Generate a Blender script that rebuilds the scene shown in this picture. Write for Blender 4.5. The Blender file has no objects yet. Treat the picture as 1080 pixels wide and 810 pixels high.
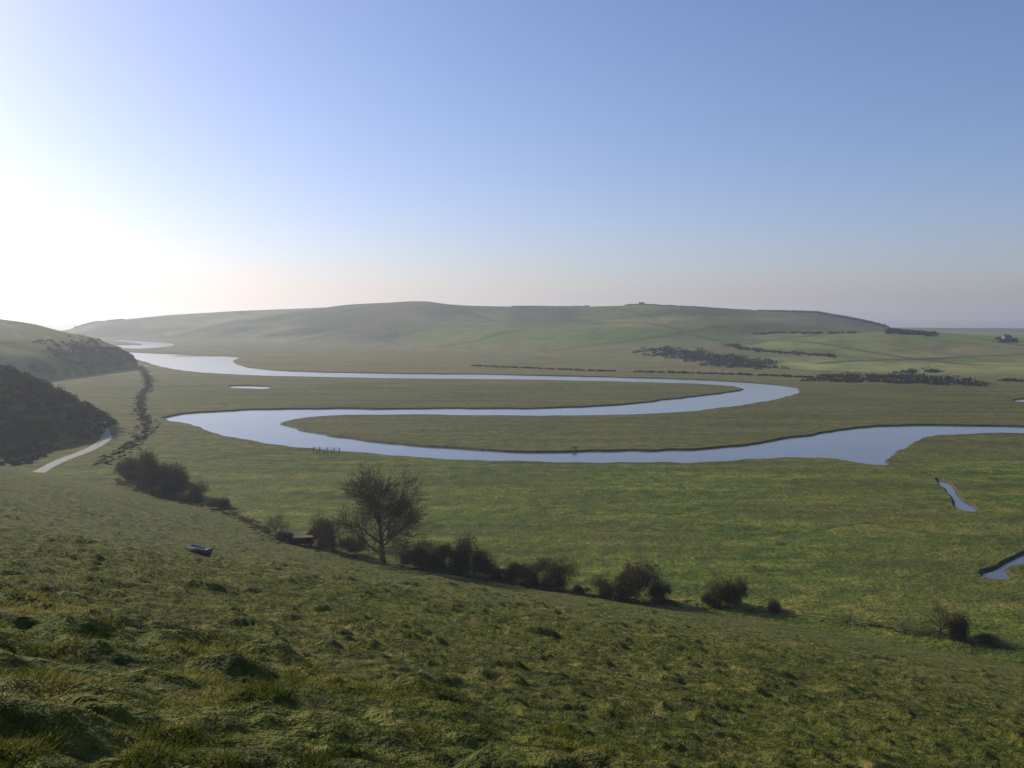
import bpy, math, random
import numpy as np
from mathutils import Vector, Quaternion, geometry
random.seed(4); rng=np.random.default_rng(4)
scene=bpy.context.scene
scene.view_settings.view_transform='Standard'; scene.view_settings.look='None'; scene.view_settings.exposure=0

# ---------------------------------------------------------------- survey
CAMZ=60.0; F=935.0; PITCH=math.atan(72/F)
def ray(u,v):
    cp,sp=math.cos(PITCH),math.sin(PITCH)
    f=np.array([0,cp,-sp]);up=np.array([0,sp,cp]);r=np.array([1.,0,0])
    d=f*F+r*(u-540)+up*(405-v)
    return d/np.linalg.norm(d)
def plan(u,v,z=0.0):
    d=ray(u,v); k=(z-CAMZ)/d[2]
    return (d[0]*k,d[1]*k)

# ---------------------------------------------------------------- noise
def _h(i,j,s):
    n=np.sin(i*127.1+j*311.7+s*74.7)*43758.5453
    return n-np.floor(n)
def vn(x,y,s=0):
    xi=np.floor(x);yi=np.floor(y);fx=x-xi;fy=y-yi
    fx=fx*fx*fx*(fx*(fx*6-15)+10);fy=fy*fy*fy*(fy*(fy*6-15)+10)
    a=_h(xi,yi,s);b=_h(xi+1,yi,s);c=_h(xi,yi+1,s);d=_h(xi+1,yi+1,s)
    return (a*(1-fx)+b*fx)*(1-fy)+(c*(1-fx)+d*fx)*fy
def ss(a,b,x):
    t=np.clip((x-a)/(b-a),0,1);return t*t*(3-2*t)

# ---------------------------------------------------------------- terrain
NX,NY=0.57,0.82
def h_fg(x,y,detail=True):
    s=NY*x-NX*y; d=NX*x+NY*y
    d2=d+13*np.exp(-((s+140)/70)**2)
    wob=1.2*(vn(s/9,0*s,77)-.5) if detail else 0
    h=58.15-0.334*np.where(d2>-20,d2,-20+0.4*(d2+20))-2.7*ss(6.5,16,d2+wob)
    k=3.0; q=np.clip((h+2)/k,-30,60)
    h=k*np.log1p(np.exp(np.minimum(q,30)))-2+np.where(q>30,(q-30)*k,0)
    if detail:
        m=ss(0,6,h); r=np.sqrt(x*x+y*y)
        rx=x*0.9+y*0.43; ry=-x*0.43+y*0.9
        n=0.55*(vn(x/19,y/19,1)-.5)+0.25*(vn(rx/6.3,ry/6.3,2)-.5)+0.12*(vn(x/2.7,y/2.7,3)-.5)
        t=vn(rx/0.75,ry/0.75,4)*0.6+vn(x/0.36,y/0.36,5)*0.4
        n+=0.30*np.clip(t-0.42,0,1)*(0.5+0.8*vn(x/7,y/7,6))
        n+=0.05*vn(x/0.15,y/0.15,7)+0.08*vn(rx/0.28,ry/0.28,9)
        n+=0.40*(vn(s/22,d/2.6,8)-.5)*ss(18,45,d)
        hm=np.clip(vn(x/1.1,y/1.0,11)-0.68,0,1)
        n+=hm*0.8
        h2=np.clip(vn(rx/2.9,ry/2.4,12)-0.60,0,1)
        n+=h2*1.0*ss(20,60,r)
        h=h+n*m*ss(0.5,3,r)
    return h
def h_scrub(x,y):
    r2=((x+330)/125)**2+((y-440)/92)**2
    return np.maximum(44*(1-r2),-4)
def h_spur(x,y):
    bx=-434-np.maximum(0,y-1030)*1.2-np.maximum(0,760-y)*0.5
    e=np.minimum(bx-x,(y-600)*0.5)
    z=4.7*np.sqrt(np.maximum(e,0))
    z=z/(1+(z/80)**4)**.25
    return np.where(e>0,z,-4*np.clip(-e/10,0,1))
UB=np.array([-100,40,70,180,300,450,600,700,860,950,1080,1300,1900.])
VB=np.array([354,355,356,358,362,370,378,383,392,396,402,408,420.])
YB=CAMZ*F/(VB-333)
UR=np.array([-100,40,70,100,180,250,350,450,540,600,680,740,800,860,900,940,1000,1080,1300,1900.])
VR=np.array([352,351,349,341,333,329,325,322.5,324.5,325,323,326,329.5,331,338,347,353,358,364,362.])
YR=np.interp(UR,[-100,70,180,350,540,700,800,900,1080,1900],[3000,3000,2900,2700,2500,2350,2350,2100,1900,1700])
ZR=CAMZ-(VR-333)*YR/F; ZR[0]=-4;ZR[1]=-4
U2=np.array([-100,660,700,760,820,880,940,1000,1080,1300,1900.])
V2=np.array([0,0,372,362,352,349,348,353,359,362,362.])
Y2=1380.
Z2=CAMZ-(V2-333)*Y2/F; Z2[0]=Z2[1]=-4
def h_far(x,y):
    u=540+F*x/np.maximum(y,1.)
    yb=np.interp(u,UB,YB);yr=np.interp(u,UR,YR);zr=np.interp(u,UR,ZR)
    w=(y-yb)/(yr-yb)
    prof=np.where(w<0,w*0.3,np.where(w<1,0.35*w+0.65*ss(0,1,w),1-0.5*(w-1)*3))
    z=(zr+3)*prof-3*(w<0)-0.0
    z=np.where(w<0,-3,z)
    z=np.where(w>=0,z-3*(1-ss(0,0.06,w)),z)
    n=(vn(x/330,y/330,21)-.5)*44+(vn(x/120,y/120,22)-.5)*9
    z=z+n*ss(0.05,0.3,w)*(1-ss(0.75,0.98,w))*np.clip(zr/60,0,1)
    z2=np.interp(u,U2,Z2)
    yb2=np.minimum(yb+30,1300)
    w2=(y-yb2)/(Y2-yb2)
    p2=np.where(w2<0,0,np.where(w2<1,0.4*w2+0.6*ss(0,1,w2),1-0.8*ss(1,3.5,w2)))
    zz=(z2+4)*p2-4+ (vn(x/150,y/150,23)-.5)*8*ss(0.1,0.4,w2)*(1-ss(0.7,1,w2))
    k=3.0
    m=np.maximum(z,zz)
    return np.maximum(m+k*np.log1p(np.exp(-np.abs(z-zz)/k)), -4)
def H(x,y):
    x=np.asarray(x,float);y=np.asarray(y,float)
    return np.maximum.reduce([h_fg(x,y,False),h_scrub(x,y),h_spur(x,y),np.where(y>650,h_far(x,y),-4),np.zeros_like(x)])
def Hd(x,y):
    x=np.asarray(x,float);y=np.asarray(y,float)
    return np.maximum(H(x,y),h_fg(x,y,True))
_s=np.geomspace(3,9000,9000)
def hit(u,v):
    d=ray(u,v); px=d[0]*_s;py=d[1]*_s;pz=CAMZ+d[2]*_s
    g=H(px,py)
    idx=np.argmax(pz<=g)
    if pz[idx]>g[idx]: idx=len(_s)-1
    x,y=px[idx],py[idx]
    return float(x),float(y),float(Hd(x,y))

# ---------------------------------------------------------------- mesh helpers
def mk(name,V,Fc,mat=None,smooth=False,link=True,attrs=None):
    V=np.asarray(V,np.float32);Fc=np.asarray(Fc,np.int32)
    me=bpy.data.meshes.new(name)
    n,k=Fc.shape
    me.vertices.add(len(V));me.vertices.foreach_set("co",V.ravel())
    me.loops.add(n*k);me.loops.foreach_set("vertex_index",Fc.ravel())
    me.polygons.add(n);me.polygons.foreach_set("loop_start",np.arange(0,n*k,k,dtype=np.int32))
    if smooth: me.polygons.foreach_set("use_smooth",np.ones(n,bool))
    me.update(calc_edges=True)
    if attrs:
        for an,(typ,dom,data) in attrs.items():
            a=me.attributes.new(an,typ,dom)
            a.data.foreach_set("color" if typ=='FLOAT_COLOR' else "value",np.asarray(data,np.float32).ravel())
    if mat: me.materials.append(mat)
    if not link: return me
    ob=bpy.data.objects.new(name,me);scene.collection.objects.link(ob);return ob
def grid_faces(nr,nc,wrap=False):
    i=np.arange(nr-1)[:,None];j=np.arange(nc if wrap else nc-1)[None,:]
    j2=(j+1)%nc
    return np.stack([i*nc+j,i*nc+j2,(i+1)*nc+j2,(i+1)*nc+j],-1).reshape(-1,4)

# ---------------------------------------------------------------- materials
class M:
    def __init__(s,name):
        s.m=bpy.data.materials.new(name);s.m.use_nodes=True
        s.n=s.m.node_tree.nodes;s.l=s.m.node_tree.links
        s.b=s.n["Principled BSDF"];s.out=s.n["Material Output"]
        s.b.inputs["Roughness"].default_value=0.9
        s.b.inputs["Specular IOR Level"].default_value=0.12
        g=s.n.new("ShaderNodeNewGeometry");s.pos=g.outputs["Position"]
    def noise(s,scale,detail=4,vec=None,rough=.55,sc=None):
        v=vec or s.pos
        if sc:
            mp=s.n.new("ShaderNodeMapping");mp.inputs["Scale"].default_value=sc[0];mp.inputs["Rotation"].default_value=(0,0,sc[1])
            s.l.new(v,mp.inputs[0]);v=mp.outputs[0]
        t=s.n.new("ShaderNodeTexNoise");t.inputs["Scale"].default_value=scale;t.inputs["Detail"].default_value=detail
        t.inputs["Roughness"].default_value=rough
        s.l.new(v,t.inputs["Vector"]);return t.outputs["Fac"]
    def ramp(s,f,stops):
        r=s.n.new("ShaderNodeValToRGB");e=r.color_ramp.elements
        while len(e)<len(stops): e.new(0.5)
        for q,(p,c) in zip(e,stops):
            q.position=p;q.color=(*c,1) if len(c)==3 else c
        s.l.new(f,r.inputs[0]);return r.outputs[0]
    def mix(s,f,a,b,mode='MIX'):
        x=s.n.new("ShaderNodeMix");x.data_type='RGBA';x.blend_type=mode
        for i,val in ((0,f),(6,a),(7,b)):
            if isinstance(val,(int,float)): x.inputs[i].default_value=val
            elif isinstance(val,tuple): x.inputs[i].default_value=(*val,1)
            else: s.l.new(val,x.inputs[i])
        return x.outputs[2]
    def math(s,op,a,b=0.0,c=None):
        x=s.n.new("ShaderNodeMath");x.operation=op
        for i,val in enumerate((a,b) if c is None else (a,b,c)):
            if isinstance(val,(int,float)): x.inputs[i].default_value=val
            else: s.l.new(val,x.inputs[i])
        return x.outputs[0]
    def maprange(s,v,a,b):
        x=s.n.new("ShaderNodeMapRange");x.inputs[1].default_value=a;x.inputs[2].default_value=b
        s.l.new(v,x.inputs[0]);return x.outputs[0]
    def xyz(s):
        x=s.n.new("ShaderNodeSeparateXYZ");s.l.new(s.pos,x.inputs[0]);return x.outputs
    def attr(s,name,out="Color"):
        a=s.n.new("ShaderNodeAttribute");a.attribute_name=name;return a.outputs[out]
    def col(s,c):
        if isinstance(c,tuple): s.b.inputs["Base Color"].default_value=(*c,1)
        else: s.l.new(c,s.b.inputs["Base Color"])
        return s
    def bump(s,f,dist,strength=1.0):
        b=s.n.new("ShaderNodeBump");b.inputs["Distance"].default_value=dist;b.inputs["Strength"].default_value=strength
        s.l.new(f,b.inputs["Height"]);s.l.new(b.outputs[0],s.b.inputs["Normal"]);return s
    def translucent(s,c,f=0.35):
        t=s.n.new("ShaderNodeBsdfTranslucent")
        if isinstance(c,tuple): t.inputs[0].default_value=(*c,1)
        else: s.l.new(c,t.inputs[0])
        mx=s.n.new("ShaderNodeMixShader");mx.inputs[0].default_value=f
        s.l.new(s.b.outputs[0],mx.inputs[1]);s.l.new(t.outputs[0],mx.inputs[2]);s.l.new(mx.outputs[0],s.out.inputs[0]);return s

# hillside grass
m=M("hillside_grass")
n1=m.noise(0.07,5);n2=m.noise(1.3,5,rough=.65);n3=m.noise(6,4,rough=.7)
ns=m.noise(0.35,4,sc=((0.25,1.6,1),math.radians(34.8)))
nm=m.noise(0.45,3);nt_=m.noise(0.8,4,rough=.6)
c=m.ramp(m.math('ADD',m.math('MULTIPLY',n2,0.65),m.math('MULTIPLY',ns,0.35)),
   [(0.39,(0.030,0.038,0.006)),(0.46,(0.082,0.095,0.012)),(0.53,(0.130,0.132,0.019)),(0.62,(0.24,0.195,0.060))])
c=m.mix(m.maprange(n1,0.42,0.6),c,m.mix(0.5,c,(0.085,0.115,0.010)))
c=m.mix(m.math('MULTIPLY',m.maprange(nm,0.54,0.66),0.5),c,(0.20,0.16,0.045))
c=m.mix(m.math('MULTIPLY',m.maprange(nt_,0.56,0.63),0.65),c,(0.030,0.036,0.010))
c=m.mix(m.maprange(n3,0.36,0.52),m.mix(0.6,c,(0.024,0.028,0.005)),c)
m.col(c).bump(m.math('ADD',m.math('MULTIPLY',n3,0.3),m.math('ADD',n2,m.math('MULTIPLY',nm,0.8))),0.65,1.0)
MAT_HILL=m.m
m=M("grass_blades")
c=m.ramp(m.attr("rnd","Fac"),[(0,(0.034,0.046,0.007)),(0.45,(0.105,0.122,0.013)),(0.75,(0.18,0.17,0.03)),(1,(0.34,0.27,0.09))])
m.col(c).translucent(c,0.35);MAT_BLADE=m.m
# marsh
m=M("marsh_grass")
X,Y,Z=m.xyz()
n1=m.noise(0.012,5);n2=m.noise(0.16,5,rough=.7);n3=m.noise(0.9,4,rough=.7)
nb=m.noise(0.05,5,sc=((0.25,1.5,1),math.radians(8)),rough=.6)
nc=m.noise(0.028,5,sc=((0.35,1.3,1),math.radians(-12)),rough=.65)
nd=m.noise(0.35,4,rough=.65)
f=m.math('ADD',m.math('MULTIPLY',n2,0.6),m.math('MULTIPLY',nb,0.4))
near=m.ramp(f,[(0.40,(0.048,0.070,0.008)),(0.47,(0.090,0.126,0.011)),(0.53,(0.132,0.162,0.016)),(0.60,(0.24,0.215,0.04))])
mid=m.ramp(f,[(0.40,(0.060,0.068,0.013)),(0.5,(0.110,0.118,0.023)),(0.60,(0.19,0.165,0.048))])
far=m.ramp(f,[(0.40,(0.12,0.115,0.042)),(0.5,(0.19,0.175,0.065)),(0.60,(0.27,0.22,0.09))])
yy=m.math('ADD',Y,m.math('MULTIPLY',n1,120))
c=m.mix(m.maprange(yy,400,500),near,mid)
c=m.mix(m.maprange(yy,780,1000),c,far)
c=m.mix(m.maprange(n1,0.45,0.62),c,m.mix(0.42,c,(0.16,0.135,0.032)))
c=m.mix(m.math('MULTIPLY',m.maprange(nc,0.50,0.6),0.45),c,(0.055,0.062,0.014))
c=m.mix(m.math('MULTIPLY',m.maprange(nd,0.57,0.64),0.5),c,(0.035,0.042,0.010))
c=m.mix(m.maprange(n3,0.38,0.54),m.mix(0.6,c,(0.024,0.032,0.005)),c)
m.col(c).bump(m.math('ADD',n3,m.math('MULTIPLY',n2,2.4)),0.8,1.0)
MAT_MARSH=m.m
m=M("mud_bank");m.col(m.ramp(m.noise(0.5,4),[(0.35,(0.035,0.034,0.016)),(0.65,(0.10,0.085,0.045))]));MAT_MUD=m.m
m=M("rushy_ditch_side");m.col(m.ramp(m.noise(0.25,5,rough=.7),[(0.40,(0.034,0.042,0.009)),(0.5,(0.07,0.085,0.014)),(0.6,(0.11,0.13,0.02))]));MAT_DITCH=m.m
m=M("water")
b=m.b;b.inputs["Base Color"].default_value=(0.08,0.085,0.085,1);b.inputs["Roughness"].default_value=0.14
b.inputs["IOR"].default_value=1.33;b.inputs["Specular IOR Level"].default_value=0.9
m.bump(m.math('ADD',m.noise(0.35,4),m.math('MULTIPLY',m.noise(0.03,3),3)),0.07,0.5)
MAT_WATER=m.m
m=M("far_hill_fields")
n2=m.noise(0.03,6,rough=.65);n3=m.noise(0.008,4)
c=m.attr("col")
c=m.mix(m.maprange(n2,0.38,0.58),m.mix(0.45,c,(0.03,0.04,0.015)),c)
c=m.mix(m.maprange(n3,0.45,0.6),c,m.mix(0.3,c,(0.17,0.145,0.055)))
m.col(c).bump(n2,3.5,0.8);MAT_FAR=m.m
m=M("spur_grass")
n2=m.noise(0.05,6,rough=.65)
c=m.ramp(n2,[(0.36,(0.060,0.072,0.014)),(0.5,(0.105,0.12,0.022)),(0.66,(0.17,0.155,0.045))])
m.col(c).bump(n2,1.5,0.7);MAT_SPUR=m.m
def leafmat(name,a,b,c3,tr=0.15):
    m=M(name);c=m.ramp(m.attr("rnd","Fac"),[(0,a),(0.6,b),(1,c3)]);m.col(c)
    if tr: m.translucent(c,tr)
    return m.m
MAT_SCRUB=leafmat("winter_scrub",(0.018,0.019,0.010),(0.042,0.040,0.018),(0.095,0.08,0.038),0)
MAT_BRAMBLE=leafmat("hawthorn_twigs",(0.030,0.025,0.014),(0.072,0.058,0.028),(0.16,0.125,0.06),.15)
MAT_WOOD=leafmat("far_woodland",(0.022,0.028,0.014),(0.040,0.046,0.022),(0.07,0.07,0.034),0)
m=M("bark");m.col(m.ramp(m.noise(2,4),[(0.3,(0.045,0.036,0.022)),(0.7,(0.11,0.09,0.055))]));MAT_BARK=m.m
m=M("chalk_track");m.col(m.ramp(m.noise(0.6,6,rough=.7),[(0.3,(0.24,0.22,0.18)),(0.5,(0.36,0.34,0.29)),(0.7,(0.46,0.44,0.39))])).bump(m.noise(1.5,4),0.08);MAT_TRACK=m.m
def plain(name,c,r=0.8,metal=0):
    m=M(name);n=m.noise(3,4);m.col(m.mix(n,tuple(x*0.75 for x in c),tuple(min(1,x*1.2) for x in c)))
    m.b.inputs["Roughness"].default_value=r;m.b.inputs["Metallic"].default_value=metal;return m.m

# ---------------------------------------------------------------- foreground hillside sheet
az=np.concatenate([np.linspace(-180,-62,50,endpoint=False),np.linspace(-62,-36,120,endpoint=False),np.linspace(-36,36,900,endpoint=False),np.linspace(36,62,120,endpoint=False),np.linspace(62,180,50,endpoint=False)])*math.pi/180
rr=np.concatenate([[0.05,0.8,1.6],np.geomspace(2.4,420,820),[470,540,640]])
A,R=np.meshgrid(az,rr)
x=R*np.sin(A);y=R*np.cos(A)
z=h_fg(x,y)
hill=mk("grass_hillside",np.stack([x,y,z],-1).reshape(-1,3),grid_faces(len(rr),len(az),True),MAT_HILL,True)

# grass blades
N=520000
r=3.0*np.exp(rng.random(N)*math.log(80/3.0));a=(rng.random(N)*80-40)*math.pi/180
x=r*np.sin(a);y=r*np.cos(a)
cl=vn(x/0.28,y/0.28,31)*0.5+vn(x/0.8,y/0.8,32)*0.5
keep=rng.random(N)<(0.15+1.3*cl)
x=x[keep];y=y[keep];r=r[keep];cl=cl[keep];N=len(x)
z=h_fg(x,y)-0.01
wd=0.0026+0.0006*r;wd*=0.7+0.6*rng.random(N)
tall=np.clip(cl-0.52,0,1)*2.2
ht=(0.018+0.075*tall+0.0006*r)*(0.6+0.8*rng.random(N))
th=rng.random(N)*2*math.pi
ln=rng.normal(0,0.7,(N,2))*ht[:,None]+np.array([0.35,-0.1])*ht[:,None]
p=np.stack([x,y,z],-1);o=np.stack([np.cos(th)*wd,np.sin(th)*wd,0*wd],-1)
tip=p+np.stack([ln[:,0],ln[:,1],ht],-1)
V=np.stack([p-o,p+o,tip],1).reshape(-1,3)
rnd=np.clip(0.05+0.5*rng.random(N)+0.9*(vn(x/1.6,y/1.6,33)-.45)+0.7*(vn(x/0.4,y/0.4,34)-.5)+0.3*tall*rng.random(N),0,1)
mk("grass",V,np.arange(3*N).reshape(-1,3),MAT_BLADE,attrs={"rnd":('FLOAT','FACE',rnd)})

# ---------------------------------------------------------------- other hills
xs=np.linspace(-520,-195,160);ys=np.linspace(330,550,110);Xg,Yg=np.meshgrid(xs,ys)
mk("scrub_hill",np.stack([Xg,Yg,h_scrub(Xg,Yg)],-1).reshape(-1,3),grid_faces(110,160),MAT_SPUR,True)
xs=-420-np.geomspace(1,900,200)+1;ys=np.linspace(590,1500,260);Xg,Yg=np.meshgrid(xs,ys)
mk("spur_hill",np.stack([Xg,Yg,h_spur(Xg,Yg)+(vn(Xg/40,Yg/40,41)-.5)*2.5],-1).reshape(-1,3),grid_faces(260,200)[:,::-1],MAT_SPUR,True)
uu=np.linspace(-90,1800,900);yv=np.geomspace(700,4200,420)
U,YV=np.meshgrid(uu,yv);Xg=(U-540)/F*YV
Zg=h_far(Xg,YV)
Vp=333+(CAMZ-Zg)*F/YV
G=np.zeros(U.shape+(4,));G[...,3]=1
ca,sa=math.cos(0.5),math.sin(0.5)
fx=(Xg*ca+YV*sa+90*vn(Xg/300,YV/300,51))/330;fy=(-Xg*sa+YV*ca+90*vn(Xg/300,YV/300,52))/250
ci=np.floor(fx);cj=np.floor(fy);hv=_h(ci,cj,60)
pal=np.array([(0.055,0.072,0.022),(0.082,0.108,0.028),(0.105,0.150,0.030),(0.165,0.158,0.055),(0.068,0.078,0.030)])
G[...,:3]=pal[np.clip((hv*5).astype(int),0,4)]
jx=14*(vn(Xg/90,YV/90,71)-.5);jy=5*(vn(Xg/120,YV/120,72)-.5)
Uj=U+jx;Vj=Vp+jy*0.6
def blend(mask,colr):
    G[...,:3]=G[...,:3]*(1-mask[...,None])+np.array(colr)*mask[...,None]
low=ss(356,366,Vj)*(Zg<22)
blend(low*(U<760)*0.7,(0.18,0.17,0.062))
blend(0.8*ss(425,470,Uj)*(1-ss(740,790,Uj))*ss(338,344,Vj)*(1-ss(360,364,Vj)),(0.110,0.170,0.028))
blend(ss(620,640,Uj)*(1-ss(700,760,Uj))*ss(333,336,Vj)*(1-ss(343,345,Vj))*.8,(0.185,0.18,0.06))
blend(0.7*ss(420,440,Uj)*(1-ss(520,540,Uj))*ss(331,334,Vj)*(1-ss(340,342,Vj)),(0.15,0.15,0.055))
blend(ss(760,820,Uj)*ss(349,353,Vj)*0.65,(0.165,0.21,0.05))
blend(ss(800,850,Uj)*ss(380,384,Vj)*(1-ss(392,396,Vj)),(0.24,0.25,0.08))
blend(ss(900,960,Uj)*ss(362,366,Vj)*(1-ss(374,378,Vj))*.8,(0.21,0.19,0.07))
blend(ss(720,760,Uj)*(1-ss(860,900,Uj))*ss(366,369,Vj)*(1-ss(376,379,Vj))*.8,(0.080,0.085,0.03))
# hedged field boundaries
edge=np.minimum(np.abs(fx-np.round(fx))*330,np.abs(fy-np.round(fy))*250)
blend(0.75*(1-ss(3,11,edge))*(Zg>4),(0.034,0.042,0.018))
blend(0.9*ss(528,550,Uj)*(1-ss(595,622,Uj))*ss(322,328,Vj)*(1-ss(338,348,Vj)),(0.026,0.036,0.016))
blend(ss(836,850,U)*(Vp<347)*1.0*(YV>1900),(0.036,0.045,0.022))
blend(0.85*ss(690,740,Uj)*(1-ss(330,336,Vj))*(YV>1800),(0.034,0.046,0.022))
blend(0.85*(U<430)*ss(333,336,Vj)*(1-ss(343,347,Vj))*ss(.4,.55,vn(Xg/260,YV/160,63)),(0.042,0.054,0.024))
blend((U<420)*ss(343,347,Vj)*(1-ss(353,358,Vj))*ss(.2,.5,vn(Xg/200,YV/90,61)),(0.030,0.038,0.018))
mk("far_hills",np.stack([Xg,YV,Zg],-1).reshape(-1,3),grid_faces(420,900),MAT_FAR,True,attrs={"col":('FLOAT_COLOR','POINT',G.reshape(-1,4))})

# ---------------------------------------------------------------- river + marsh
def catmull(P,step,closed=True,jit=0.0,seed=0):
    P=[np.array(p,float) for p in P];n=len(P);out=[]
    for i in range(n if closed else n-1):
        if closed: a,b,c,d=P[(i-1)%n],P[i],P[(i+1)%n],P[(i+2)%n]
        else: a,b,c,d=P[max(i-1,0)],P[i],P[i+1],P[min(i+2,n-1)]
        L=np.linalg.norm(c-b);k=max(1,int(L/step))
        t1=(c-a)*0.5;t2=(d-b)*0.5
        for tt in (t1,t2):
            l=np.linalg.norm(tt)
            if l>L*1.1: tt*=L*1.1/l
        for j in range(k):
            t=j/k;h1=2*t**3-3*t**2+1;h2=t**3-2*t**2+t;h3=-2*t**3+3*t**2;h4=t**3-t**2
            out.append(b*h1+t1*h2+c*h3+t2*h4)
    if not closed: out.append(P[-1])
    out=np.array(out)
    if jit:
        out[:,0]+=jit*(vn(out[:,0]/9,out[:,1]/9,seed)-.5)*2
        out[:,1]+=jit*(vn(out[:,0]/9,out[:,1]/9,seed+1)-.5)*2
        out[:,1]+=jit*2*(vn(out[:,0]/40,out[:,1]/40,seed+2)-.5)
    return out
river_px=[(128,371),(180,373),(235,375),(253,377),(247,380),(258,386),(300,390.5),(400,393),(500,394),(600,396),(700,398.5),(780,402),(828,406),(845,411),
 (835,417),(790,426),(740,432),(680,436.5),(600,438),(500,438),(400,437),(340,439),(306,443),(300,447),(320,453),(380,463),(460,470.5),(560,475),(620,475),(700,473),(770,469),(820,463),(870,455),(920,449),(980,447),(1080,449),(1250,455),
 (1250,466),(1080,457),(1020,457.5),(975,462),(950,472),(937,483),(932,490),(905,488),(880,483.5),(850,482.5),(800,484),(740,487),(640,488),(540,487),(440,482),(380,477),(300,470),(250,462),(212,451),(182,444),(173,440),
 (185,436.5),(220,433),(300,430.5),(440,430),(560,429.5),(640,427),(700,421),(760,414),(782,410),(760,406),(700,403.5),(600,401),(500,399.5),(400,398.5),(280,396),(210,392.5),(172,387),(145,379),(130,375)]
polys=[]
polys.append(catmull([plan(*p) for p in river_px],4,True,1.9,70))
polys.append(catmull([plan(*p) for p in [(112,358),(140,359),(178,361.5),(182,364.5),(150,367.5),(128,366.5),(120,364),(150,363)]],14,True,0,70))
polys.append(catmull([plan(*p) for p in [(242,406.5),(265,406),(288,407.5),(280,410),(262,409.5),(246,409)]],4,True,1.2,75))
polys.append(catmull([plan(*p) for p in [(986,504),(1001,507),(1012,517),(1019,527),(1034,537.5),(1024,539),(1004,534),(1001,526),(996,515)]],1.5,True,.7,80))
polys.append(catmull([plan(*p) for p in [(1031,601),(1048,596),(1064,588),(1085,579),(1125,572),(1150,580),(1120,592),(1085,594),(1062,598),(1068,607),(1056,611),(1036,608)]],1.2,True,.5,85))
polys.append(catmull([plan(*p) for p in [(1068,421.5),(1090,419),(1130,420),(1120,423),(1080,424)]],5,True,.5,85))
DV=[];DF=[];dbase=0
def ditch(px,w,step=1.5,seed=90,jit=1.6,lo=-.15):
    global dbase
    c=catmull([plan(*p) for p in px],step,False,jit,seed)
    t=np.gradient(c,axis=0);t/=np.linalg.norm(t,axis=1)[:,None];n=np.stack([-t[:,1],t[:,0]],-1)
    k=len(c)
    ww=w*(np.clip(lo+1.5*vn(np.arange(k)/9,0*c[:,0],seed),0.03,1.4)*(.6+.8*vn(np.arange(k)/2.,0*c[:,0],seed+3)))[:,None]/2
    q=vn(np.arange(k)/2.,0*c[:,0],4)
    rows=[np.c_[c+n*ww*1.5,np.full(k,.004)],np.c_[c+n*ww,.03+.05*q],np.c_[c+n*ww*.15,.008+0*q],np.c_[c-n*ww,.02+.04*q],np.c_[c-n*ww*1.5,np.full(k,.004)]]
    DV.append(np.stack(rows,1).reshape(-1,3));DF.append(grid_faces(k,5)+dbase);dbase+=5*k
ditch([(487,547),(520,552),(560,557),(600,556),(640,561),(700,559),(760,564),(815,571),(826,576),(834,569),(846,562),(880,555),(905,552),(940,556),(975,562),(1020,566),(1070,567),(1130,570)],2.0,lo=.0)
ditch([(826,576),(822,572),(828,565),(850,561),(878,556),(900,553)],1.6,seed=120,jit=.5,lo=.3)
ditch([(938,492),(950,495),(965,496),(983,503)],2.2,2.5,93,lo=.3)
ditch([(1037,539),(1055,543),(1075,544),(1120,548)],2.0,2.5,95,lo=.2)
ditch([(1027,603),(1000,604),(975,600),(960,606),(930,604),(880,598),(830,602),(760,596)],1.1,2,97)
ditch([(205,487),(250,481),(300,477),(330,475)],2.0,3,99,.3,lo=.3)
ditch([(200,492),(300,497),(420,500),(560,512),(700,508),(860,503),(980,512)],1.2,3,101,2.5)
ditch([(860,440),(940,436),(1020,434),(1120,436)],3.0,5,103)
ditch([(170,402),(260,401),(420,405),(560,408),(700,406)],3.0,8,105,2)
ditch([(470,452),(560,456),(640,455),(760,452)],2.0,5,107,3)
ditch([(560,540),(620,536),(700,541),(790,534),(900,538),(985,533)],1.1,3,109,3)
ditch([(620,520),(680,524),(760,519),(850,524)],1.1,3,113,3)
mk("drainage_ditch",np.concatenate(DV),np.concatenate(DF),MAT_DITCH)
def inside(px,py,poly):
    res=np.zeros(px.shape,bool);x0,y0=poly[:,0],poly[:,1];x1,y1=np.roll(x0,-1),np.roll(y0,-1)
    bb=(px>x0.min())&(px<x0.max())&(py>y0.min())&(py<y0.max());ids=np.nonzero(bb)[0]
    if len(ids)==0: return res
    qx=px[ids];qy=py[ids];c=np.zeros(len(ids),bool)
    for a,b,cx,d in zip(x0,y0,x1,y1):
        k=(b>qy)!=(d>qy)
        if b!=d: c^=k&(qx<(cx-a)*(qy-b)/(d-b)+a)
    res[ids]=c;return res
verts=[];edges=[]
for p in polys:
    s=len(verts);n=len(p);verts+= [Vector((float(a),float(b))) for a,b in p];edges+=[(s+i,s+(i+1)%n) for i in range(n)]
for gx in np.linspace(-1300,3200,46):
    for gy in np.linspace(60,2560,40):
        verts.append(Vector((float(gx)+0.37,float(gy)+0.11)))
res=geometry.delaunay_2d_cdt(verts,edges,[],0,1e-3)
ov=np.array([(v.x,v.y) for v in res[0]]);of=np.array([list(f) for f in res[2]])
ce=ov[of].mean(1);rem=np.zeros(len(of),bool)
for p in polys: rem|=inside(ce[:,0],ce[:,1],p)
of=of[~rem]
a=ov[of];cr=(a[:,1,0]-a[:,0,0])*(a[:,2,1]-a[:,0,1])-(a[:,1,1]-a[:,0,1])*(a[:,2,0]-a[:,0,0])
of[cr<0]=of[cr<0][:,::-1]
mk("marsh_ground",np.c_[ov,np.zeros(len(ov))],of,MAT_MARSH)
WL=-0.7
BV=[];BF=[];base=0
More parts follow.
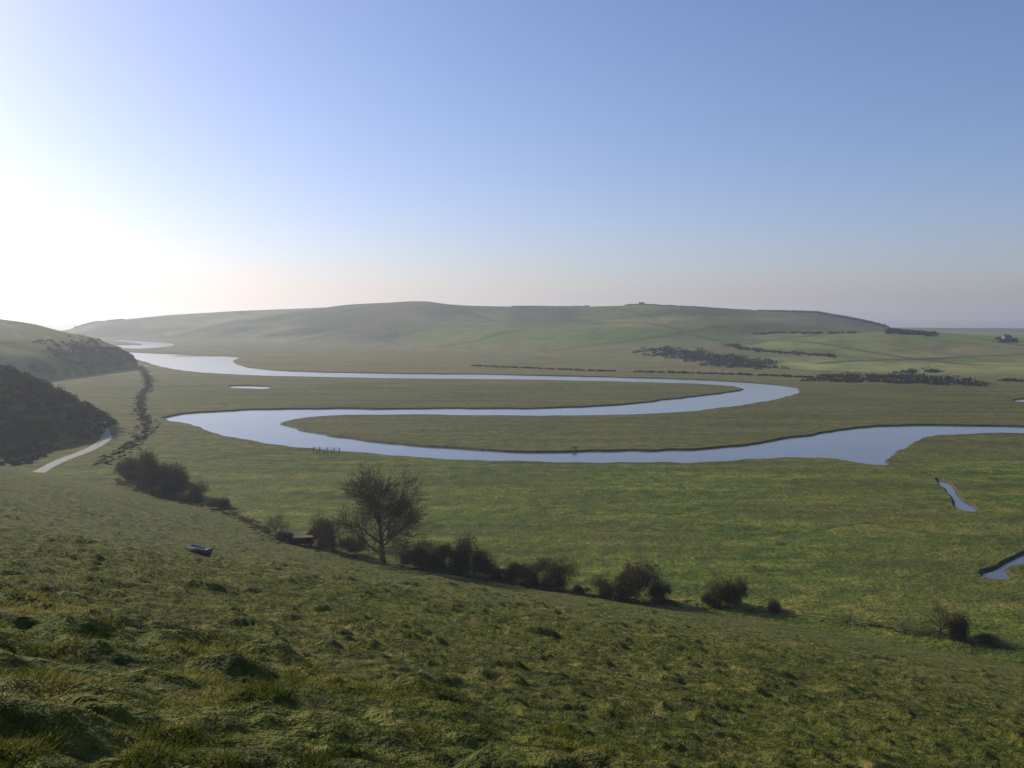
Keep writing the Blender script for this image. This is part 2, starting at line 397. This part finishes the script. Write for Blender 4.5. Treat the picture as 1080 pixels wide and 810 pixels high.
for p in polys:
    w=1.3
    area=0.5*np.sum(p[:,0]*np.roll(p[:,1],-1)-np.roll(p[:,0],-1)*p[:,1])
    t=np.roll(p,-1,0)-np.roll(p,1,0);t/=np.maximum(np.linalg.norm(t,axis=1),1e-6)[:,None]
    n=np.stack([-t[:,1],t[:,0]],-1)*(1 if area>0 else -1)
    n_=len(p)
    BV+= [np.c_[p,np.full(n_,0.0)],np.c_[p+n*w*0.35,np.full(n_,-0.45)],np.c_[p+n*w,np.full(n_,-0.95)]]
    j=np.arange(n_);k=(j+1)%n_
    for L in range(2):
        BF.append(np.stack([base+L*n_+j,base+L*n_+k,base+(L+1)*n_+k,base+(L+1)*n_+j],-1))
    base+=3*n_
mk("river_bank",np.concatenate(BV),np.concatenate(BF),MAT_MUD,True)
S=60000
mk("river_and_sea_water",[(-S,-3000,WL),(S,-3000,WL),(S,S,WL),(-S,S,WL)],[(0,1,2,3)],MAT_WATER)

# ---------------------------------------------------------------- track
def ribbon(name,pts,w,mat,lift):
    c=catmull(pts,3,False)
    t=np.gradient(c,axis=0);t/=np.linalg.norm(t,axis=1)[:,None];n=np.stack([-t[:,1],t[:,0]],-1)
    rows=[]
    for o in (-1,-.5,0,.5,1):
        q=c+n*w*0.5*o*(1+0.15*(vn(np.arange(len(c))/5,0*c[:,0]+o,5)-.5)[:,None]);rows.append(np.c_[q,H(q[:,0],q[:,1])+lift-0.03*abs(o)])
    V=np.stack(rows,1).reshape(-1,3)
    return mk(name,V,grid_faces(len(c),5),mat,True)
track=[plan(*p) for p in [(40,499),(50,493),(66,485),(88,477),(104,469),(112,462),(108,452),(98,443),(82,435),(60,428),(45,420)]]
track+=[(-392,700),(-416,760),(-424,810),(-427,860),(-429,930),(-430,1010),(-436,1060)]
ribbon("chalk_track",track,5.0,MAT_TRACK,0.12)

# ---------------------------------------------------------------- foliage clumps
def leaf_tris(cl,n,size,asp=2.5,up=0.3,soft=0.6):
    cl=np.asarray(cl,float);K=len(cl)
    d=rng.normal(size=(K,n,3));d/=np.linalg.norm(d,axis=2)[...,None];d[...,2]=np.abs(d[...,2])*1.0-0.12
    lump=1+0.5*(vn(d[...,0]*2.6+np.arange(K)[:,None]*3.7,d[...,1]*2.6+d[...,2]*2.1,7)-.5)
    rad=(0.3+0.7*rng.random((K,n))**soft)*lump
    c=cl[:,None,:3]+d*rad[...,None]*cl[:,None,3:6]
    c=c.reshape(-1,3);m=len(c)
    a=rng.normal(size=(m,3));a[:,2]+=up;a/=np.linalg.norm(a,axis=1)[:,None]
    b=np.cross(a,rng.normal(size=(m,3)));b/=np.linalg.norm(b,axis=1)[:,None]
    s=size*(0.6+0.8*rng.random(m))
    a*=s[:,None];b*=(s/asp)[:,None]
    V=np.stack([c-a*.5-b*.5,c-a*.5+b*.5,c+a*.6],1).reshape(-1,3)
    rnd=np.clip(rng.random(m)*0.7+0.3*np.repeat(rng.random(K),n),0,1)
    return V,rnd
def foliage(name,cl,n,size,mat,asp=2.5,link=True,up=.3,soft=.6):
    V,rnd=leaf_tris(cl,n,size,asp,up,soft)
    return mk(name,V,np.arange(len(V)).reshape(-1,3),mat,link=link,attrs={"rnd":('FLOAT','FACE',rnd)})
cl=[]
for _ in range(2100):
    x=random.uniform(-455,-203);y=random.uniform(345,540)
    z=float(h_scrub(x,y))
    if z<0.3: continue
    r=random.uniform(2.0,5.0);cl.append((x,y,z+r*0.25,r,r,r*random.uniform(.7,1.2)))
for _ in range(170):
    u=random.uniform(-60,82);v=random.uniform(466,491)
    if u>84-(v-458)*1.7: continue
    x,y=plan(u,v);r=random.uniform(1.4,3.4);cl.append((x,y,float(H(x,y)),r,r,r*.8))
foliage("scrub_woodland",cl,200,1.1,MAT_SCRUB,2.0)
cl=[]
for _ in range(420):
    y=random.uniform(880,1075);x=-436-max(0,y-1030)*1.2-abs(random.gauss(0,22))
    z=float(H(x,y));r=random.uniform(1.8,4);cl.append((x,y,z,r,r,r*.7))
for _ in range(60):
    x,y,z=hit(random.uniform(30,52),random.uniform(384,393));r=random.uniform(1.5,3);cl.append((x,y,z,r,r,r*.7))
foliage("spur_scrub",cl,110,1.3,MAT_SCRUB,1.6)
em=catmull([plan(*p) for p in [(148,386),(153,395),(157,405),(149,420),(150,435),(156,448),(148,462),(132,474),(118,482),(108,490)]],2.0,False)
cl=[]
for p in em:
    for _ in range(3):
        x=p[0]+random.gauss(0,2.2);y=p[1]+random.gauss(0,1.8);r=random.uniform(.35,.95)
        cl.append((x,y,float(H(x,y))-.1,r*1.7,r*1.7,r*.55))
foliage("embankment_scrub",cl,60,0.6,leafmat("rank_grass",(0.036,0.042,0.012),(0.065,0.070,0.02),(0.12,0.11,0.04),0),1.8)
def line_px(px,spacing,r,jit=1.0,hfac=.8,prob=1.0):
    pts=np.array([hit(*p)[:2] for p in px]);c=catmull(pts,spacing,False);o=[]
    for i,p in enumerate(c):
        g=vn(np.array([i*spacing/40.]),np.array([px[0][0]*1.3]),5)[0]
        if g>prob: continue
        x=p[0]+random.gauss(0,jit);y=p[1]+random.gauss(0,jit);q=r*random.uniform(.5,1.2)*(1.25-.6*g)
        if random.random()<.05: q*=1.8
        o.append((x,y,float(H(x,y))+q*.1,q*1.5,q*1.5,q*hfac))
    return o
cl=[]
cl+=line_px([(690,368),(712,372),(740,377),(775,381),(800,386)],2.0,5.5,18,prob=.9)
cl+=line_px([(700,371),(730,376),(760,382),(800,388)],2.0,5,16,prob=.9)
cl+=line_px([(770,364),(800,370),(840,373),(880,376)],2.5,2.4,3,prob=.85)
cl+=line_px([(800,352),(850,351.5),(900,351)],2.5,3.2,6,prob=.85)
cl+=line_px([(870,402),(920,402),(960,403),(1000,405),(1030,406)],1.6,5,10,prob=.85)
cl+=line_px([(870,397),(900,398),(960,399),(1000,401)],2.0,4.5,9,prob=.8)
cl+=line_px([(950,393),(990,392)],3,4,6)
cl+=line_px([(500,386),(620,391),(700,393),(800,396),(860,399)],2.5,1.5,2,prob=.85)
cl+=line_px([(1064,402),(1075,402),(1100,404)],3,4.5,4)
foliage("distant_hedgerow",cl,40,1.9,MAT_WOOD,1.4)
cl=[]
for (u0,u1,n,r_) in [(425,475,50,2.5),(660,690,60,4.5),(690,745,110,4),(740,800,110,2.5),(800,930,420,5),(930,985,120,3),(540,620,160,3),(1052,1072,40,2.5),(80,130,120,4)]:
    for _ in range(n):
        u=random.uniform(u0,u1);yr=float(np.interp(u,UR,YR)) if u<935 else Y2
        yr+=random.uniform(-70,10);x=(u-540)/F*yr;r=r_*random.uniform(.6,1.2)
        cl.append((x,yr,float(H(x,yr)),r*1.8,r*1.8,r*.8))
foliage("distant_woodland",cl,50,3.0,MAT_WOOD,1.3)

# ---------------------------------------------------------------- bare trees
def gen_tree(seed,levels=5,kids=(10,7,6,6,4),ratio=.64,spread=(30,60),low=.2,wide=1.0):
    R_=random.Random(seed);segs=[]
    def rv(): return Vector((R_.gauss(0,1),R_.gauss(0,1),R_.gauss(0,1))).normalized()
    def br(p,d,L,rad,lv):
        ns=5 if lv==0 else (4 if lv<2 else 2 if lv>=4 else 3)
        pts=[p.copy()];r=rad;q=p.copy();dd=d.copy();rs=[rad]
        for i in range(ns):
            dd=(dd+rv()*(0.16 if lv else .06)+Vector((0,0,0.05 if lv>0 else 0))).normalized()
            q=q+dd*(L/ns);r=rad*(1-0.66*(i+1)/ns);pts.append(q.copy());rs.append(r)
        for i in range(ns): segs.append((pts[i],pts[i+1],rs[i],rs[i+1],lv))
        if lv>=levels: return
        k=kids[lv]
        for j in range(k):
            f=(0.25+0.75*(j+R_.random())/k) if lv else (low+(1-low)*j/(k-1))
            x=min(f,1)*ns;i=min(int(x),ns-1);pp=pts[i].lerp(pts[i+1],x-i);rr0=rs[i]+(rs[i+1]-rs[i])*(x-i)
            ax=dd.cross(rv()).normalized();ang=math.radians(R_.uniform(*spread))*(0.6 if j==k-1 else 1)
            nd=Quaternion(ax,ang)@dd
            Lc=L*ratio*R_.uniform(.8,1.15)
            if lv==0:
                g=j/(k-1);az_=j*2.4+R_.random();el=math.radians(8+68*g+R_.uniform(-6,6))
                nd=Vector((math.cos(az_)*math.cos(el),math.sin(az_)*math.cos(el),math.sin(el)))
                Lc=L*(0.72-0.13*g)*R_.uniform(.9,1.1)*wide
            elif nd.z<-0.3: nd.z*=-.2;nd.normalize()
            br(pp,nd,Lc,rr0*(0.62 if lv else .6),lv+1)
    br(Vector((0,0,-0.3)),Vector((0.03,0,1)).normalized(),9.5,0.6,0)
    P0=np.array([tuple(s[0]) for s in segs]);P1=np.array([tuple(s[1]) for s in segs])
    R0=np.maximum([s[2] for s in segs],.022);R1=np.maximum([s[3] for s in segs],.017)
    D=P1-P0;D/=np.linalg.norm(D,axis=1)[:,None]
    up=np.where(np.abs(D[:,2:3])>.9,np.array([[1.,0,0]]),np.array([[0,0,1.]]))
    S_=np.cross(D,up);S_/=np.linalg.norm(S_,axis=1)[:,None];T_=np.cross(D,S_)
    K=4;VV=[]
    for c_,r_ in ((P0,R0),(P1,R1)):
        for i in range(K):
            an=2*math.pi*i/K;VV.append(c_+(S_*math.cos(an)+T_*math.sin(an))*r_[:,None])
    V=np.stack(VV,1).reshape(-1,3);o=np.arange(len(segs))[:,None]*2*K
    Fc=np.concatenate([np.concatenate([o+i,o+(i+1)%K,o+K+(i+1)%K,o+K+i],1) for i in range(K)])
    h=V[:,2].max();print("tree h",h,"w",np.ptp(V[:,0]),np.ptp(V[:,1]),len(Fc))
    V=V/h
    return mk("bare_tree_mesh_%d"%seed,V,Fc,MAT_BARK,True,link=False)
T1=gen_tree(3,kids=(12,6,6,5,3),low=.24);T2=gen_tree(8,4,(9,7,6,5),.64)
def put_tree(name,me,u,v,h,rot=0,sx=1):
    x,y,z=hit(u,v);o=bpy.data.objects.new(name,me);scene.collection.objects.link(o)
    o.location=(x,y,z-0.1);o.scale=(h*sx,h*sx,h);o.rotation_euler=(0,0,rot);return o
x,y,z=hit(404,592);print("tree at",x,y,z)
put_tree("bare_tree",T1,404,594,116*y/F,1.9,1.12)
for a_ in [(291,570,8,1,1),(160,522,13,2,1.1),(145,512,12,4,1.1),(182,524,10,3,1.1),(134,506,10,1,1.1),(992,668,7,3,1),(515,602,6,3,1.2),(448,597,8,5,1.1),(350,584,9,2,1.1),(468,598,7,0,1.2)]:
    put_tree("small_bare_tree",T2,*a_)

# ---------------------------------------------------------------- hedge bushes
def bush_mesh(seed):
    R_=random.Random(seed);cl=[]
    for _ in range(10):
        a=R_.uniform(0,6.28);q=R_.uniform(0,.6);r=R_.uniform(.26,.48)
        cl.append((math.cos(a)*q,math.sin(a)*q,R_.uniform(.05,.42),r,r,r*R_.uniform(.75,1.1)))
    return foliage("hawthorn_bush_mesh_%d"%seed,cl,800,0.085,MAT_BRAMBLE,7,link=False,up=.8,soft=.85)
BM=[bush_mesh(i) for i in range(6)]
def bush(u,v,wpx,hpx,k=None,name="hawthorn_bush"):
    x,y,z=hit(u,v);w=wpx*y/F/2;h=hpx*y/F
    o=bpy.data.objects.new(name,BM[k if k is not None else random.randrange(6)]);scene.collection.objects.link(o)
    o.location=(x,y,z-0.2);o.scale=(w*1.05,w*.9,h*1.15);o.rotation_euler=(0,0,random.uniform(0,6.28))
for b_ in [(345,580,55,44),(328,575,30,24),(372,585,46,26),(438,599,50,30),(460,602,54,36),(488,606,62,48),(505,608,36,38),(524,611,30,20),(545,614,40,32),(584,622,70,42),(562,618,50,32),
  (664,633,86,52),(694,635,40,32),(638,631,40,28),(612,627,30,14),(770,640,62,40),(748,638,36,18),(818,644,36,14),(1012,673,52,32),(1040,678,40,16),
  (152,516,58,50),(175,522,64,42),(205,529,44,26),(232,536,34,14),(190,522,40,32),(134,506,30,28),(300,573,24,18)]:
    bush(*b_)
cl=[]
foot=catmull([hit(*p)[:2] for p in [(110,500),(150,517),(200,531),(260,549),(300,574),(350,584),(404,596),(480,606),(560,620),(640,631),(720,638),(800,645),(880,654),(960,667),(1040,680),(1120,694)]],1.2,False)
for i,p in enumerate(foot):
    q=float(vn(np.array([i/9.]),np.array([.3]),3)[0])
    for _ in range(3):
        if random.random()>q*1.2: continue
        x=p[0]+random.gauss(0,1.5);y=p[1]+random.gauss(0,1.5);r=random.uniform(.25,.8)*(0.6+q)
        cl.append((x,y,float(Hd(x,y))-.1,r*1.7,r*1.7,r*.65))
foliage("hedge_undergrowth",cl,60,0.4,MAT_BRAMBLE,3)

# ---------------------------------------------------------------- small objects
def box(V,Fc,x0,x1,y0,y1,z0,z1):
    o=len(V);V+=[(x0,y0,z0),(x1,y0,z0),(x1,y1,z0),(x0,y1,z0),(x0,y0,z1),(x1,y0,z1),(x1,y1,z1),(x0,y1,z1)]
    Fc+=[(o,o+3,o+2,o+1),(o+4,o+5,o+6,o+7),(o,o+1,o+5,o+4),(o+1,o+2,o+6,o+5),(o+2,o+3,o+7,o+6),(o+3,o,o+4,o+7)]
def part(name,V,Fc,mat,parent):
    ob=mk(name,V,Fc,mat);ob.parent=parent;return ob
def empty(name,loc,rz=0,tilt=(0,0)):
    e=bpy.data.objects.new(name,None);scene.collection.objects.link(e);e.location=loc;e.rotation_euler=(tilt[0],tilt[1],rz);return e
GALV=plain("galvanised_steel",(0.12,0.13,0.14),.6,.2);DARK=plain("dark_water",(0.02,0.03,0.04),.25);TIM=plain("weathered_timber",(0.11,0.09,0.065));CONC=plain("concrete",(0.2,0.19,0.17))
x,y,z=hit(211,588);print("trough",x,y,z)
e=empty("water_trough",(x,y,z+0.02),-0.35,(0,0.12))
k=28*y/F/2.2
L=1.05*k;W=.34*k;Ht=.5*k
def ringv(l,w,z): return [(-l,-w,z),(l,-w,z),(l,w,z),(-l,w,z)]
V=ringv(L*.94,W*.75,0.05)+ringv(L,W,Ht)+ringv(L-.05,W-.05,Ht)+ringv(L*.92-.05,W*.78-.05,Ht-.12)
Fc=[(0,3,2,1)]
for a_,b_ in ((0,4),(4,8),(8,12)):
    for i in range(4): Fc.append((a_+i,a_+(i+1)%4,b_+(i+1)%4,b_+i))
part("tub",V,Fc,GALV,e)
part("water_surface",ringv(L*.94-.05,W*.8-.04,Ht-.1),[(0,1,2,3)],DARK,e)
V=[];Fc=[]
for sx in (-.7,.7): box(V,Fc,sx*L-.08,sx*L+.08,-W*.8,W*.8,-.35,.05)
part("feet",V,Fc,CONC,e)
V=[];Fc=[];box(V,Fc,L-.42,L-.06,-W-.01,W+.01,Ht+.004,Ht+.07)
part("ballcock_cover",V,Fc,GALV,e)

x,y,z=hit(316,575);RUST=plain("rusty_corrugated_iron",(0.13,0.085,0.06),.8)
e=empty("field_shelter",(x,y,z-.2),0.3);V=[];Fc=[]
w=3.0;dp=1.8;hh=2.0
box(V,Fc,-w,w,dp-.1,dp,0,hh);box(V,Fc,-w,-w+.1,-dp,dp-.1,0,hh);box(V,Fc,w-.1,w,-dp,dp-.1,0,hh)
part("walls",V,Fc,TIM,e)
V=[]
for i in range(31):
    xx=-w-.3+i*(2*w+.6)/30;zz=.05*(i%2)
    V+=[(xx,-dp-.4,hh+.45+zz),(xx,dp+.3,hh+.05+zz)]
Fc=[(2*i,2*i+2,2*i+3,2*i+1) for i in range(30)]
part("roof",V,Fc,RUST,e)
V=[];Fc=[]
for sx in (-w+.12,0,w-.3): box(V,Fc,sx,sx+.16,-dp,-dp+.16,0,hh+.4)
part("posts",V,Fc,TIM,e)

def fence(name,pts,sp=3.0,h=1.2,rails=3,pw=.12):
    c=catmull(pts,sp,False);V=[];Fc=[];x0,y0=c[0];z0=float(H(x0,y0));e=empty(name,(x0,y0,z0))
    for p in c:
        zz=float(Hd(p[0],p[1]))-z0;q=random.uniform(-.04,.04);box(V,Fc,p[0]-x0-pw/2,p[0]-x0+pw/2,p[1]-y0-pw/2,p[1]-y0+pw/2,zz-.9,zz+h+q)
    part("posts",V,Fc,TIM,e);V=[];Fc=[]
    for a,b in zip(c[:-1],c[1:]):
        d=(b-a)/np.linalg.norm(b-a);n=np.array([-d[1],d[0]])*(pw/2+.02)
        za=float(Hd(*a))-z0;zb=float(Hd(*b))-z0
        for r_ in range(rails):
            hz=h*(0.35+0.55*r_/max(1,rails-1));o=len(V)
            for (pt,zq) in ((a,za),(b,zb)):
                for s_,dz in ((1,-.05),(1,.05),(1.5,.05),(1.5,-.05)):
                    V.append((pt[0]-x0+n[0]*s_,pt[1]-y0+n[1]*s_,zq+hz+dz))
            for i in range(4): Fc.append((o+i,o+(i+1)%4,o+4+(i+1)%4,o+4+i))
    part("rails",V,Fc,TIM,e)
fence("timber_rail",[plan(331,476.5),plan(345,477),plan(358,477)],2.2,2.1,3,.34)
fence("timber_rail",[plan(334,479),plan(350,479)],2.2,1.9,2,.3)
fence("field_fence",[plan(205,488),plan(250,482),plan(300,477),plan(330,476.5)],4,1.2,2,.14)
fence("field_fence",[hit(800,646)[:2],hit(900,658)[:2],hit(1000,674)[:2],hit(1100,690)[:2]],3.5,1.1,2,.08)
x,y=plan(606,474);e=empty("river_marker_post",(x,y,0));V=[];Fc=[];box(V,Fc,-.9,-.75,-.1,.1,-1,1.2);box(V,Fc,.75,.9,-.1,.1,-1,1.2);box(V,Fc,-1,1,-.16,-.105,.5,1.1)
part("posts_and_board",V,Fc,TIM,e)

def house(name,u,yd,w,d,h,rz):
    x=(u-540)/F*yd;z=float(H(x,yd));e=empty(name,(x,yd,z-.5),rz)
    V=[];Fc=[];box(V,Fc,-w,w,-d,d,0,h)
    o=len(V);V+=[(-w,-d,h),(-w,d,h),(-w,0,h+d*.9),(w,-d,h),(w,d,h),(w,0,h+d*.9)]
    me=bpy.data.meshes.new("walls");me.from_pydata(V,[],Fc+[(o,o+1,o+2),(o+3,o+5,o+4)]);me.materials.append(plain("flint_wall",(0.2,0.19,0.17)));wo=bpy.data.objects.new("walls",me);scene.collection.objects.link(wo);wo.parent=e
    part("roof",[(-w-.4,-d-.5,h-.35),(w+.4,-d-.5,h-.35),(w+.4,0,h+d*.9+.1),(-w-.4,0,h+d*.9+.1),(w+.4,d+.5,h-.35),(-w-.4,d+.5,h-.35)],[(0,1,2,3),(3,2,4,5)],plain("slate_roof",(0.1,0.08,0.07)),e)
    V=[];Fc=[]
    for i in range(4):
        for zz in (1.2,4.0):
            if zz+1.2>h-.3: continue
            cx=-w+ (i+.5)*2*w/4;box(V,Fc,cx-.5,cx+.5,-d-.03,-d-.003,zz,zz+1.2)
    part("windows",V,Fc,DARK,e)
    V=[];Fc=[];box(V,Fc,-w*.6-.5,-w*.6+.5,-.5,.5,h+d*.5,h+d*.9+1.8);part("chimney",V,Fc,plain("brick",(0.25,0.12,0.08)),e)
house("farmhouse",676,float(np.interp(676,UR,YR))-25,7,4,5,.1)
house("farmhouse",1061,Y2-20,6,4,5,.2)

# ---------------------------------------------------------------- people on the track
def mat_person(j,t):
    m=M("walker_clothes");tc=m.n.new("ShaderNodeTexCoord");sx=m.n.new("ShaderNodeSeparateXYZ");m.l.new(tc.outputs["Object"],sx.inputs[0])
    r=m.n.new("ShaderNodeValToRGB");r.color_ramp.interpolation='CONSTANT';e=r.color_ramp.elements
    for _ in range(2): e.new(.5)
    for q,(p,c) in zip(e,[(0,(0.03,0.025,0.02)),(0.05,t),(0.49,j),(0.83,(0.45,0.28,0.2))]): q.position=p;q.color=(*c,1)
    mm=m.math('DIVIDE',sx.outputs[2],1.78);m.l.new(mm,r.inputs[0]);m.col(r.outputs[0]);return m.m
def person(u,v,rz,j,t,s=1):
    J={'pel':(0,0,.95,.13),'sp':(0,0,1.15,.125),'ch':(0,0,1.36,.15),'nk':(0,.01,1.5,.06),'hd':(0,.03,1.6,.085),'ht':(0,.02,1.71,.08),
     'hl':(-.1,0,.9,.1),'kl':(-.1,.16,.52,.065),'al':(-.1,.2,.09,.045),'tl':(-.1,.36,.05,.035),
     'hr':(.1,0,.9,.1),'kr':(.1,-.03,.5,.065),'ar':(.1,-.3,.16,.045),'tr':(.1,-.2,.04,.035),
     'sl':(-.2,0,1.42,.065),'el':(-.25,-.12,1.15,.048),'wl':(-.26,-.06,.92,.035),'fl':(-.26,-.02,.83,.03),
     'sr':(.2,0,1.42,.065),'er':(.25,.06,1.14,.048),'wr':(.25,.22,.95,.035),'fr':(.25,.27,.87,.03)}
    E=[('pel','sp'),('sp','ch'),('ch','nk'),('nk','hd'),('hd','ht'),('pel','hl'),('hl','kl'),('kl','al'),('al','tl'),('pel','hr'),('hr','kr'),('kr','ar'),('ar','tr'),
       ('ch','sl'),('sl','el'),('el','wl'),('wl','fl'),('ch','sr'),('sr','er'),('er','wr'),('wr','fr')]
    ks=list(J);me=bpy.data.meshes.new("walker");me.from_pydata([J[k][:3] for k in ks],[(ks.index(a),ks.index(b)) for a,b in E],[])
    ob=bpy.data.objects.new("walker",me);scene.collection.objects.link(ob)
    sk=ob.modifiers.new("s",'SKIN');sb=ob.modifiers.new("b",'SUBSURF');sb.levels=sb.render_levels=1
    for i,k in enumerate(ks):
        d=me.skin_vertices[0].data[i];d.radius=(J[k][3],J[k][3]*.85);d.use_root=(i==0)
    me.materials.append(mat_person(j,t));sk.use_smooth_shade=True
    x,y,z=hit(u,v);ob.location=(x,y,z+.12);ob.rotation_euler=(0,0,rz);ob.scale=(s,s,s)
person(108,456,.2,(0.02,0.02,0.03),(0.03,0.03,0.05))
person(110.5,456.5,.2,(0.25,0.04,0.03),(0.03,0.04,0.08),.94)
person(136,409,.1,(0.02,0.03,0.05),(0.02,0.02,0.02))
person(139,409,.1,(0.3,0.3,0.3),(0.04,0.04,0.05))

# ---------------------------------------------------------------- haze: a real body of thin hazy air over the valley
m=bpy.data.materials.new("haze");m.use_nodes=True;nt=m.node_tree;nt.nodes.clear()
o=nt.nodes.new("ShaderNodeOutputMaterial");vs=nt.nodes.new("ShaderNodeVolumeScatter")
vs.inputs["Color"].default_value=(0.84,0.91,1,1);vs.inputs["Density"].default_value=0.00014;vs.inputs["Anisotropy"].default_value=0.5
nt.links.new(vs.outputs[0],o.inputs["Volume"])
V=[];Fc=[];box(V,Fc,-14000,14000,-600,17000,-6,210)
mk("haze",V,Fc,m)

# ---------------------------------------------------------------- light, sky, camera
EL=math.radians(26);AZ=math.radians(-53)
sv=Vector((math.sin(AZ)*math.cos(EL),math.cos(AZ)*math.cos(EL),math.sin(EL)))
ld=bpy.data.lights.new("sun",'SUN');ld.energy=4.9;ld.angle=math.radians(.5);ld.color=(1,.92,.78)
lo=bpy.data.objects.new("sun",ld);scene.collection.objects.link(lo);lo.rotation_euler=sv.to_track_quat('Z','Y').to_euler()
w=bpy.data.worlds.new("World");scene.world=w;w.use_nodes=True;nt=w.node_tree
sky=nt.nodes.new("ShaderNodeTexSky");sky.sky_type='NISHITA';sky.sun_disc=False;sky.sun_elevation=EL;sky.sun_rotation=AZ
sky.air_density=1.0;sky.dust_density=0.95;sky.ozone_density=4.5;sky.altitude=50
mx=nt.nodes.new("ShaderNodeMix");mx.data_type='RGBA';mx.blend_type='MULTIPLY';mx.inputs[0].default_value=1;mx.inputs[7].default_value=(1.06,0.955,1.08,1)
nt.links.new(sky.outputs[0],mx.inputs[6]);nt.links.new(mx.outputs[2],nt.nodes["Background"].inputs[0]);nt.nodes["Background"].inputs[1].default_value=0.12
cd=bpy.data.cameras.new("camera");cam=bpy.data.objects.new("camera",cd);scene.collection.objects.link(cam)
cd.sensor_width=36;cd.lens=36*F/1080;cd.clip_start=.1;cd.clip_end=120000
cam.location=(0,0,CAMZ);cam.rotation_euler=(math.pi/2-PITCH,0,0);scene.camera=cam
